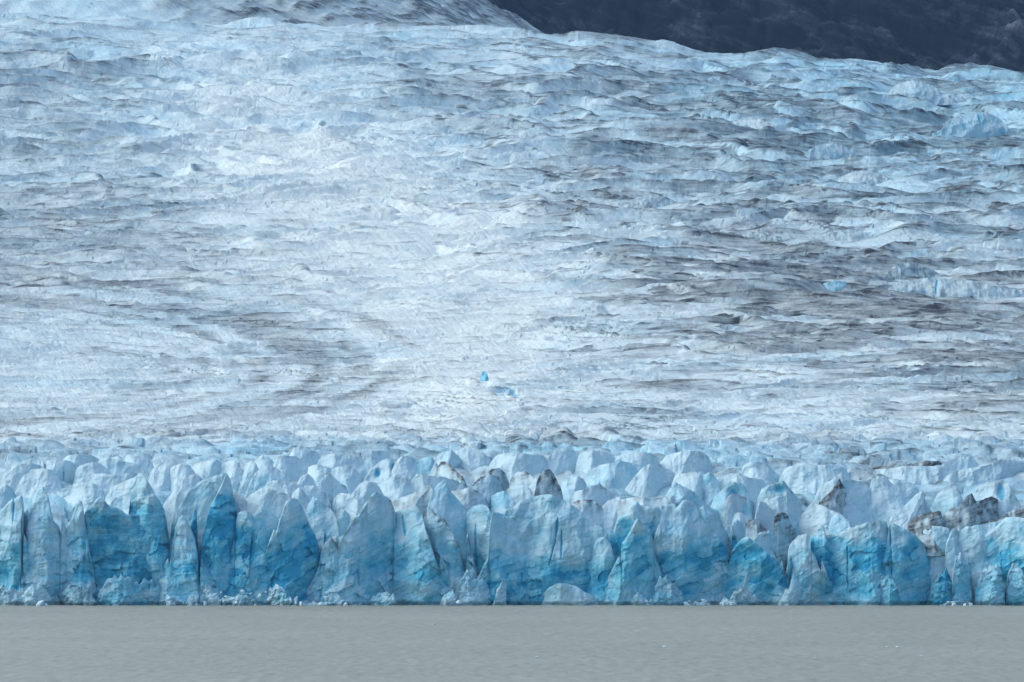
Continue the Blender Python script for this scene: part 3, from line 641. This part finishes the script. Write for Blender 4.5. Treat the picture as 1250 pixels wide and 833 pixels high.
def serac_mesh(name, prof, base_s, Y0, o, seed, front, step=.85, smooth_px=2.0, skirt=None):
    rng = np.random.RandomState(seed)
    xs = np.array([p[0] for p in prof], float); ss = np.array([p[1] for p in prof], float)
    Xw, Zw = world_at(xs, ss, Y0)
    m_px = Y0 / F_PX                                   # metres to a photograph pixel here
    zb = -1.5 if base_s >= 741 else float(world_at(625, base_s, Y0)[1])
    nc = int(np.clip((xs[-1] - xs[0]) / step, 18, 240))
    nr = int(np.clip((base_s - ss.min()) / (step * 1.1), 14, 170))
    Xc = np.linspace(Xw[0], Xw[-1], nc)
    T = np.interp(Xc, Xw, Zw)
    k = max(1, int(smooth_px / step))
    if k > 1:
        ker = np.hanning(2 * k + 1); ker /= ker.sum()
        T = np.convolve(np.pad(T, k, mode='edge'), ker, 'valid')
    T = T + m_px * (1.2 * (rid2(Xc / (9 * m_px), 0 * Xc + seed, 3) - .6) + .5 * pn2(Xc / (2.2 * m_px), 0 * Xc + seed, 4)) * (1.0 if front else .7)
    if front and o['W'] and base_s >= 741 and Y0 < WATER_Y + 5:
        T = T + m_px * 7 * (rid2(Xc / (9 * m_px), 0 * Xc + seed, 5) - .75) * sstep(0, 10, T - zb)
    T = np.maximum(T, zb + .15)
    v = np.linspace(0, 1, nr)[:, None]
    X = np.repeat(Xc[None, :], nr, 0)
    Tm = np.repeat(T[None, :], nr, 0)
    z = zb + (Tm - zb) * v
    H = Zw.max() - zb
    wd = Xw[-1] - Xw[0]; hw = wd / 2
    xm = (Xw[0] + Xw[-1]) / 2 + rng.uniform(-.3, .3) * wd
    px = np.interp(X, Xw, xs); s = s_at(z, Y0)
    # weathering line
    if o['w'] is not None and not o['W']:
        wl = o['w'] + o['L'] * (px - (xs[0] + xs[-1]) / 2)
        zw = world_at(625, wl, Y0)[1]
    else:
        zw = np.full(X.shape, zb - 9.0)
    dep = np.clip(.15 * wd, .8, 3.2) if front else np.clip(.22 * wd, 1.0, 5.0)
    ll = (.06, .42) if front else (.42, .62)
    if o['l'] is not None: ll = (o['l'] * .5, o['l'])
    zsh = np.where(zw > zb, zw, zb + .55 * H) if front else np.full(X.shape, zb + .5 * H)
    def shape(xx, zz, zs_):
        zz = zz - zb; zs_ = zs_ - zb
        return dep * ((xx - xm) / hw) ** 2 + ll[0] * np.minimum(zz, zs_) + ll[1] * np.maximum(zz - zs_, 0)
    smooth = shape(X, z, zsh)
    fac = np.full(X.shape, -1e9)
    zs0 = float(np.median(zsh))
    nf = int(rng.randint(6, 10)) if front else int(rng.randint(4, 7))
    for i in range(nf):
        xi = xm + rng.uniform(-1, 1) * hw; zi = zb + rng.uniform(.05, 1.0) * H
        y0 = float(shape(xi, zi, zs0)); ax = 2 * dep * (xi - xm) / hw ** 2
        bz = ll[0] if zi < zs0 else ll[1]
        bz += rng.uniform(-.16, .30)
        fac = np.maximum(fac, y0 + ax * (X - xi) * 1.4 + bz * (z - zi))
    y = (.80 * fac + .05 * smooth)
    # an arete runs down from the summit: one flank turns away steeply, the other gently
    xpk = Xc[int(np.argmax(T))]
    xr = xm + (xpk - xm) * np.clip((z - zb) / H, 0, 1) + .05 * wd * pn2(z / 6, 0 * z + seed, 77)
    steep, gentle = rng.uniform(.7, 1.15), rng.uniform(.1, .4)
    sl, sr = (steep, gentle) if rng.rand() < .5 else (gentle, steep)
    big = np.clip(30.0 / wd, .35, 1.0) * (.62 if front else .7)
    y = y + big * np.where(X < xr, sl * (xr - X), sr * (X - xr))
    ampw = np.clip(wd / 14, .3, 1.2)
    y = y - ampw * (1.3 * pn2(X / 12 + seed, z / 24 + .3 * X / 12, seed + 1) + .8 * pn2((z * .85 - X * .5) / 7, (X * .85 + z * .5) / 20 + seed, seed + 2))
    y = y + np.clip(rng.uniform(-.55, .55) * (X - xm), -3.5, 3.5)

    if skirt:
        e0, e1 = Xw[0] + skirt[0] * m_px, Xw[-1] - skirt[1] * m_px
        y = y + rng.uniform(.1, .5) * np.maximum(0, e0 - X) + rng.uniform(.1, .5) * np.maximum(0, X - e1)
    # rough fracture: ridges, flutes, spalled cells, banding
    a = math.radians(o['a'])
    q = (z * math.cos(a) - X * math.sin(a))
    qx = X * math.cos(a) + z * math.sin(a)
    wl_n = zw - z + 2.4 * fbm2(X / 5, z / 5, seed + 40, 3)
    fr = (.28 * sstep(-1.4, 1.4, wl_n) + .72 * sstep(-2.5, 9, wl_n)) if front and not o['W'] else np.zeros(X.shape)
    amp = np.clip(wd / 14, .35, 1.0)
    y = y - amp * 1.5 * (rid2(X / 9 + seed, z / 16, seed) - .5)
    y = y - amp * .7 * fbm2(X / 4, z / 6, seed + 3, 3)
    y = y - amp * .4 * (rid2(X / 2.4, z / 12, seed + 6) - .6) * (.6 + .6 * fr)
    b_, s_, dx, dy, r = cells(qx / 6.5 + .25 * pn2(X / 3, z / 3, seed + 9), q / 3.6, seed + 12)
    y = y + amp * (.25 + .75 * fr) * (.4 * r[0] + 1.0 * r[1] * dx + .7 * r[2] * dy)
    b2, s2, dx2, dy2, r2 = cells(X / 2.3 + .3 * pn2(X, z, seed + 10), z / 2.1, seed + 14)
    y = y + (.06 + .12 * fr) * (r2[0] + 1.2 * r2[1] * dx2 + 1.2 * r2[2] * dy2)
    y = y + .11 * pn2(q / .8, qx / 14, seed + 17) * (.5 + fr)
    if o['r'] or (front and o['W'] and base_s >= 741 and Y0 < WATER_Y + 5):
        b3, s3, dx3, dy3, r3 = cells(X / 1.5, z / 1.2, seed + 20)
        y = y + (1 if o['r'] else .5) * (.9 * r3[0] + .9 * r3[1] * dx3 - .7 * (1 - b3))
    edge = s_ - b_
    crv = sstep(.10, 0, edge) * sstep(-.05, .3, fbm2(X / 9, z / 9, seed + 90, 2))
    y = y + .25 * crv
    wet = sstep(1.5, .3, z + .5 * pn2(X / 2, 0 * z + seed, 93)) if base_s >= 741 else 0 * z
    if base_s >= 741: y = y + .9 * sstep(1.6, .2, z) * (1 + .6 * pn2(X / 3, 0 * z + seed, 92))
    # rounded lip
    lip = np.clip(1 - (Tm - z) / 1.3, 0, 1)
    y = y + (.7 if front else .35) * lip ** 2
    blue = 1.02 * o['b'] * fr if (front and not o['W']) else np.full(X.shape, o['b'])
    up = (.30 if front else .14) + .11 * fbm2(X / 7, z / 7, seed + 50, 3)
    blue = np.maximum(blue * (.92 + .55 * fbm2(X / 9, z / 8, seed + 51, 3) + .16 * pn2(q / 2.2, qx / 30, seed + 52)), up)
    if front and not o['W']:
        dn = np.clip((zw - z) / np.maximum(zw - zb, 1), 0, 1)
        blue = blue * (1.12 - rng.uniform(.15, .6) * dn)
    if front:                                               # thin weathered rims
        side = np.minimum(X - Xw[0], Xw[-1] - X) + .5 * pn2(z / 2, 0 * z + seed, 56)
        rim = sstep(.1, 1.3, side) * sstep(0, .9, Tm - z)
        blue = up + (blue - up) * (.35 + .65 * rim)
    if front and not o['W']:                                # paler, frosted foot splashed by the lake
        blue = blue * (1 - .35 * sstep(8, 0, z) * sstep(-.3, .4, fbm2(X / 6, z / 4, seed + 55, 3)))
    blue = blue * (1 + .22 * r[0] * (.4 + .6 * fr))
    dirt = .03 * crv * (1 - fr)
    nz = fbm2(X / 3.2, z / 3.2, seed + 60, 3)
    dirt += o['d'] * sstep(.05, .55, nz + .35 * o['d'] + .1) * np.exp(-np.clip(Tm - z, 0, None) / (.9 + .9 * o['d']))
    if o['d'] > .2:
        dirt += .5 * o['d'] * sstep(.25, .8, fbm2(X / 1.6, z / 14, seed + 62, 3) + .3 * o['d']) * np.exp(-np.clip(Tm - z, 0, None) / 6.0)
    if o['D'] > 0:
        dirt += o['D'] * np.clip(.75 + .8 * nz + .5 * fbm2(X / 1.1, z / 5, seed + 63, 2), .15, 1.4)
    dirt = dirt + .22 * wet
    for cx, cy, rx, ry in o['o']:
        g = blob(px, s, cx, cy, rx, ry)
        y = y + 2.5 * g; blue = np.maximum(blue, .75 * sstep(.2, .8, g))
    for x0, y0, x1, y1, wk in o['k']:
        wob = .7 * pn2(s / 12, 0 * s + seed, 70) + .25 * pn2(s / 3, 0 * s + seed, 71)
        wk = wk * np.clip(.35 + .9 * np.sin(np.pi * np.clip((s - min(y0, y1)) / (abs(y1 - y0) + .1), 0, 1)), .35, 1.0)
        dl = line_dist(px + wob, s, [(x0, y0), (x1, y1)])
        g = np.exp(-(dl / wk) ** 2)
        y = y + .9 * g; blue = np.maximum(blue, 1.0 * g)
    # back of the block
    thick = (o['t'] or (np.clip(.55 * wd, 3, 13))) 
    nb = 7
    e = np.sqrt(np.clip(1 - (2 * np.linspace(0, 1, nc) - 1) ** 2, 0.0, 1))
    ycr = y[-1]
    Xb, Yb, Zb = [], [], []
    for j in range(1, nb + 1):
        f = j / nb
        Xb.append(Xc); Yb.append(ycr + thick * (.15 + .85 * e) * f)
        Zb.append(T - (T - zb) * (.25 * f + .75 * f ** 2.5) + .3 * pn2(Xc / 3, 0 * Xc + 3 * j, seed + 80))
    def cat(A, B): return np.vstack([A] + [np.asarray(b)[None] for b in B])
    XX = cat(X, Xb); YY = cat(y, Yb) + Y0; ZZ = cat(z, Zb)
    att = dict(blue=cat(blue, [np.full(nc, .12)] * nb), dirt=cat(np.clip(dirt, 0, .78), [dirt[-1] * (1 - j / nb) for j in range(1, nb + 1)]),
               strata=cat(q, [q[-1]] * nb))
    cx0, cy0, cz0 = float(Xc.mean()), Y0, zb
    TRI[0] += 2 * (XX.shape[0] - 1) * (XX.shape[1] - 1)
    GRIT.clear()
    if o['d'] >= .8 or o['D'] >= .35:
        wgt = np.clip(dirt - .30, 0, 1).ravel() ** 1.5
        if wgt.sum() > 5:
            n = int(min(110, 18 + wgt.sum() * .05))
            idx = rng.choice(wgt.size, n, p=wgt / wgt.sum())
            GRIT.append((X.ravel()[idx] - cx0, y.ravel()[idx] + Y0 - cy0, z.ravel()[idx] - cz0, rng.uniform(.08, .30, n) * (m_px / .3)))
    return grid_mesh(name, XX - cx0, YY - cy0, ZZ - cz0, att, smooth=False), (cx0, cy0, cz0)

CATS = dict(ice_slab="ice slab", ice_block="ice block", ice_tower="ice tower", ice_pinnacle="ice pinnacle", ice_wall="ice wall",
            ice_mound="ice mound", ice_peak="ice peak", ice_ridge="ice ridge", ice_wedge="ice wedge", ice_hummock="ice hummock",
            ice_ledge="ice ledge", gravel_band="gravel band", ice_cave="ice cave", rubble_heap="ice rubble")

def build_seracs():
    for i, ln in enumerate(SERACS.strip().splitlines()):
        name, d, base, opts, prof, label = ln.split('|')
        o = parse_opts(opts)
        pr = [tuple(float(v) for v in p.split(',')) for p in prof.split()]
        top = min(p[1] for p in pr)
        depth = (26 + max(0.0, 612 - top) * 1.2) if d == 'a' else float(d)
        base = float(base)
        front = base >= 690
        if 690 <= base < 741:
            base = 741.0; depth += 4.0
        if not front:
            (xa, sa), (xb, sb) = pr[0], pr[-1]
            pr = [(xa - 7, sa + 12)] + pr + [(xb + 7, sb + 12)]
        skirt = None
        if front and base >= 741 and not o['W'] and float(ln.split('|')[2]) >= 741:
            rs = random.Random(i)
            skirt = (min(34.0, rs.uniform(.08, .42) * (741 - top)), min(34.0, rs.uniform(.08, .42) * (741 - top)))
            (xa, sa), (xb, sb) = pr[0], pr[-1]
            mid = top + rs.uniform(.22, .5) * (741 - top)
            pr = [(xa - skirt[0], 741)] + [(xx, min(sv, mid) if q in (0, len(pr) - 1) else sv) for q, (xx, sv) in enumerate(pr)] + [(xb + skirt[1], 741)]
            pr = [pr[0]] + [pp for pp in pr[1:-1]] + [pr[-1]]
        if base < 700: base += 14
        me, loc = serac_mesh(name, pr, base, WATER_Y + 4 + depth, o, 100 + i * 7, front, step=1.15 if front else 1.4,
                             smooth_px=.9 if front else .9, skirt=skirt)
        ob = link(name, me, M_FRONT, label, CATS[name], loc=loc)
        if GRIT: grit_crust(ob, 5000 + i)

    for i, ln in enumerate(RIDGES.strip().splitlines()):
        name, extra, opts, prof, label = ln.split('|')
        o = parse_opts(opts)
        pr = [tuple(float(v) for v in p.split(',')) for p in prof.split()]
        low = max(pr[0][1], pr[-1][1])
        Y0 = dist_of_row(low)
        (xa, sa), (xb, sb) = pr[0], pr[-1]
        fl = 1.0 if name == 'ice_cave' else 12.0
        pr = [(xa - fl, sa + 5)] + pr + [(xb + fl, sb + 5)]
        if o['l'] is None: o['l'] = 1.5
        if name == 'ice_cave': Y0 -= 6
        me, loc = serac_mesh(name, pr, low + 16, Y0, o, 2000 + i * 7, False, step=.9, smooth_px=2.6)
        ob = link(name, me, M_GLACIER, label, CATS[name], loc=loc)
        if GRIT: grit_crust(ob, 6000 + i)

M_RIDGE = ice_material("ridge_ice", .35, .05, .09, .6, (.76, .83, .88), .8)
build_seracs()

# ------------------------------------------------------------------ far ice slope and mountain
def build_far_ice():
    nr, nc = 160, 480
    u = np.linspace(0, 1, nc); v = np.linspace(0, 1, nr)
    V, U = np.meshgrid(v, u, indexing='ij')
    X = -1800 + U * 1900
    Y = 5300 + V * 1500
    px = 625 + X / Y * F_PX
    # a flank that falls away to the right; its edge runs from (590, 0) to (655, 36) in the picture
    edge = np.interp(px, [-400, 200, 420, 590, 655, 700], [-420, -330, -150, -2, 36, 70])
    zt = world_at(625, edge, Y)[1]
    lowz = world_at(625, 75, Y)[1]
    Z = lowz + (zt - lowz) * V ** .8
    n = fbm2((X + .9 * (Y - 5300)) / 260, (Y + X) / 60, 301, 4); n2 = fbm2((X + Y * .6) / 90, (Y * .4 - X * .5) / 18, 305, 4)
    Z = Z + 9 * n + 5 * n2
    left = sstep(330, 120, px)
    dirt = np.clip(sstep(-.25, .55, n2 + .5 * n) * .60 * (1 - left) + .16 * left * sstep(0, .5, n2) + .34 * (1 - left), 0, .85)
    me = grid_mesh("far_ice_slope", X, Y, Z, dict(blue=.16 + .1 * n, dirt=dirt, strata=X * .5 + Y + 20 * n))
    return link("far_ice_slope", me, M_GLACIER, kind="structure")

def build_mountain():
    m, t, bs = new_mat("dark_rock")
    geo = N(t, "ShaderNodeNewGeometry")
    n = attr(t, "slab")
    sp = N(t, "ShaderNodeSeparateXYZ"); t.links.new(geo.outputs["Position"], sp.inputs[0])
    cv = N(t, "ShaderNodeCombineXYZ")
    t.links.new(math_node(t, 'MULTIPLY', math_node(t, 'ADD', math_node(t, 'MULTIPLY', sp.outputs[0], .5), sp.outputs[2]), .045), cv.inputs[0])
    t.links.new(math_node(t, 'MULTIPLY', math_node(t, 'SUBTRACT', sp.outputs[0], math_node(t, 'MULTIPLY', sp.outputs[2], .5)), .014), cv.inputs[1])
    n2 = noise_node(t, cv.outputs[0], 1.0, 6, .65, .8)
    n3 = noise_node(t, geo.outputs["Position"], .2, 6, .75)
    k = math_node(t, 'ADD', math_node(t, 'MULTIPLY', n, .45), math_node(t, 'ADD', math_node(t, 'MULTIPLY', n2, .5), math_node(t, 'MULTIPLY', n3, .3)))
    c = ramp(t, k, [(.38, (.003, .006, .010)), (.54, (.008, .013, .021)), (.64, (.034, .046, .062)), (.76, (.14, .165, .19))])
    t.links.new(c, bs.inputs["Base Color"]); bs.inputs["Roughness"].default_value = .9
    bs.inputs["Specular IOR Level"].default_value = 0.0
    nr, nc = 180, 440
    V, U = np.meshgrid(np.linspace(0, 1, nr), np.linspace(0, 1, nc), indexing='ij')
    X = -600 + U * 2400
    Y = 7400 + V * 1900
    Z = world_at(625, 150, 7400)[1] + V * 1150
    a = fbm2(X / 520, Y / 620, 401, 5, .55); sl = X * .55 + (Z - 700) * 1.0
    b = rid2((X - Z * .4) / 300, (Z + X * .5) / 70, 405); c_ = fbm2((X + Z * .5) / 120, (Z + X * .6) / 22, 409, 4)
    Z = Z + 110 * a + 30 * b + 14 * c_ + 16 * fbm2(X / 60, Y / 60, 415, 3) + 6 * rid2(X / 26, Y / 30, 417) + 4 * pn2(X / 9, Y / 14, 418)
    slab = np.clip(.30 + .45 * c_ * sstep(-.35, .35, fbm2(X / 240, Y / 300, 421, 3)) + .25 * (b - .6), 0, 1)
    me = grid_mesh("mountain", X, Y, Z, dict(slab=slab))
    return link("mountain", me, m, kind="structure")

far_ice = build_far_ice()
mountain = build_mountain()

# ------------------------------------------------------------------ lake
def build_water():
    m, t, bs = new_mat("silty_water")
    geo = N(t, "ShaderNodeNewGeometry")
    mp = N(t, "ShaderNodeMapping"); mp.inputs["Scale"].default_value = (.35, .12, 1)
    t.links.new(geo.outputs["Position"], mp.inputs[0])
    n1 = noise_node(t, mp.outputs[0], 1.0, 5, .6)
    big = noise_node(t, geo.outputs["Position"], .012, 3, .5)
    k = math_node(t, 'ADD', math_node(t, 'MULTIPLY', n1, .7), math_node(t, 'MULTIPLY', big, .3))
    c = ramp(t, k, [(.3, (.20, .232, .198)), (.7, (.32, .355, .305))])
    t.links.new(c, bs.inputs["Base Color"])
    bs.inputs["Roughness"].default_value = .5; bs.inputs["Specular IOR Level"].default_value = .12
    bp = N(t, "ShaderNodeBump"); bp.inputs["Strength"].default_value = .7; bp.inputs["Distance"].default_value = .5
    t.links.new(n1, bp.inputs["Height"]); t.links.new(bp.outputs[0], bs.inputs["Normal"])
    # wind ripples are real waves, finer where the picture sees them
    yr = np.concatenate([np.linspace(-400, 720, 12)[:-1], np.linspace(720, 1540, 220)])
    ur = np.linspace(-.15, .15, 330)
    Yg, Ug = np.meshgrid(yr, ur, indexing='ij')
    Xg = Ug * np.maximum(Yg, 800)
    Z = .16 * pn2(Xg / 3.2, Yg / 5.5, 501) + .10 * pn2(Xg / 1.6, Yg / 7, 503) + .12 * fbm2(Xg / 14, Yg / 24, 505, 2)
    Z = Z * sstep(600, 740, Yg)
    me = grid_mesh("lake_water", Xg, Yg, Z)
    return link("lake_water", me, m, kind="structure")

water = build_water()

# ------------------------------------------------------------------ loose ice: rubble at the wall's foot and floes on the lake
def chunk_mesh(name, seed, flat=1.0):
    rng = np.random.RandomState(seed)
    bm = bmesh.new()
    for k in range(16):
        p = rng.randn(3); p /= np.linalg.norm(p)
        p *= rng.uniform(.75, 1.1)
        bm.verts.new((p[0] * rng.uniform(.8, 1.2), p[1], p[2] * flat))
    bmesh.ops.convex_hull(bm, input=bm.verts)
    for v_ in [v_ for v_ in bm.verts if not v_.link_faces]: bm.verts.remove(v_)
    bmesh.ops.bevel(bm, geom=bm.edges[:], offset=.06, segments=1, affect='EDGES')
    me = bpy.data.meshes.new(name); bm.to_mesh(me); bm.free()
    for nm, val in (("blue", .08 + .12 * rng.rand()), ("dirt", .0), ("strata", 0.0)):
        at = me.attributes.new(nm, 'FLOAT', 'POINT'); at.data.foreach_set("value", np.full(len(me.vertices), val, np.float32))
    return me

def build_rubble():
    rng = random.Random(5)
    shapes = [chunk_mesh("ice_chunk", 700 + k) for k in range(10)]
    for x0, x1, hmax, n, where in RUBBLE:
        for k in range(int(n * .6)):
            x = rng.uniform(x0, x1); r = rng.choice((.5, .6, .7, .9, 1.2, 1.5))
            Y0 = WATER_Y - 5.5 + rng.uniform(-1.0, 1.2)
            X0 = float(world_at(x, 739, Y0)[0])
            zc = max(r * .25, rng.random() ** 1.6 * hmax * .28)
            Y0 += zc * .8
            o = link("ice_chunk", shapes[rng.randrange(10)], M_FRONT, "small white ice chunk lying " + where, "ice chunk", "ice rubble " + where, loc=(X0, Y0, zc))
            o.rotation_euler = (rng.uniform(0, 6), rng.uniform(0, 6), rng.uniform(0, 6))
            o.scale = (r * rng.uniform(.8, 1.4), r, r * rng.uniform(.6, 1.0))

RUBBLE = [(202, 252, 16, 12, "between the flat blue wall and the blue spire"),
          (266, 330, 18, 16, "right below the great blue peak"),
          (330, 440, 9, 20, "along the waterline under the white-capped block"),
          (538, 560, 10, 6, "left of the pale broken pinnacle"),
          (768, 800, 8, 6, "under the bright blue spire"),
          (834, 868, 8, 9, "under the block with the blue hollow"),
          (878, 930, 10, 9, "under the deep blue pyramid"),
          (1150, 1190, 6, 8, "under the right blue wall"),
          (20, 62, 8, 7, "at the foot of the tall rounded tower")]
build_rubble()

def build_floes():
    fl = [(812, 790, 9, "leftmost of the larger white floes on the right half of the lake"),
          (820, 789.5, 5, "small white floe touching the long floe right of centre"),
          (1084, 790, 8, "left one of the two white floes lying side by side at right"),
          (1096, 790.5, 8, "right one of the two white floes lying side by side at right"),
          (1125, 801.5, 7, "white floe nearest the lower right of the lake"),
          (655, 803, 7, "white floe near the bottom middle of the lake"),
          (922, 803.5, 5, "tiny white floe between the middle and right floes"),
          (995, 803.5, 5, "tiny white floe left of the lower right floe"),
          (420, 771, 5, "lone tiny white floe on the left half of the lake"),
          (530, 763, 5, "tiny white floe closest to the ice wall near the middle")]
    for k, (x, s, wpx, label) in enumerate(fl):
        cy = (416.5 - s) / F_PX
        Y0 = -CAM_H * (CP - cy * SP) / (SP + cy * CP)
        X0 = (x - 625) / F_PX / (CP - cy * SP) * Y0
        me = chunk_mesh("ice_floe", 900 + k, .3)
        o = link("ice_floe", me, M_FRONT, label, "ice floe", "ice floes on the lake", loc=(X0, Y0, .12))
        r = wpx * Y0 / F_PX / 2
        o.scale = (r, r * .9, r * .75)
        o.rotation_euler = (0, 0, k * 1.3)
build_floes()

# ------------------------------------------------------------------ air
def build_haze():
    m = bpy.data.materials.new("haze"); m.use_nodes = True
    t = m.node_tree
    for n in list(t.nodes):
        if n.type == 'BSDF_PRINCIPLED': t.nodes.remove(n)
    out = [n for n in t.nodes if n.type == 'OUTPUT_MATERIAL'][0]
    pv = N(t, "ShaderNodeVolumePrincipled")
    pv.inputs["Color"].default_value = (.38, .64, 1.0, 1)
    pv.inputs["Density"].default_value = HAZE_DENSITY
    t.links.new(pv.outputs[0], out.inputs["Volume"])
    bm = bmesh.new()
    bmesh.ops.create_cube(bm, size=1.0)
    me = bpy.data.meshes.new("haze"); bm.to_mesh(me); bm.free()
    zt = HAZE_TOP
    o = link("haze", me, m, kind="stuff")
    o.scale = (4600, 10400, zt + 140); o.location = (200, 4600, (zt - 140) / 2)
    return o
HAZE_TOP = 2700.0
build_haze()
print("triangles in seracs", TRI[0], "objects", len(bpy.data.objects))
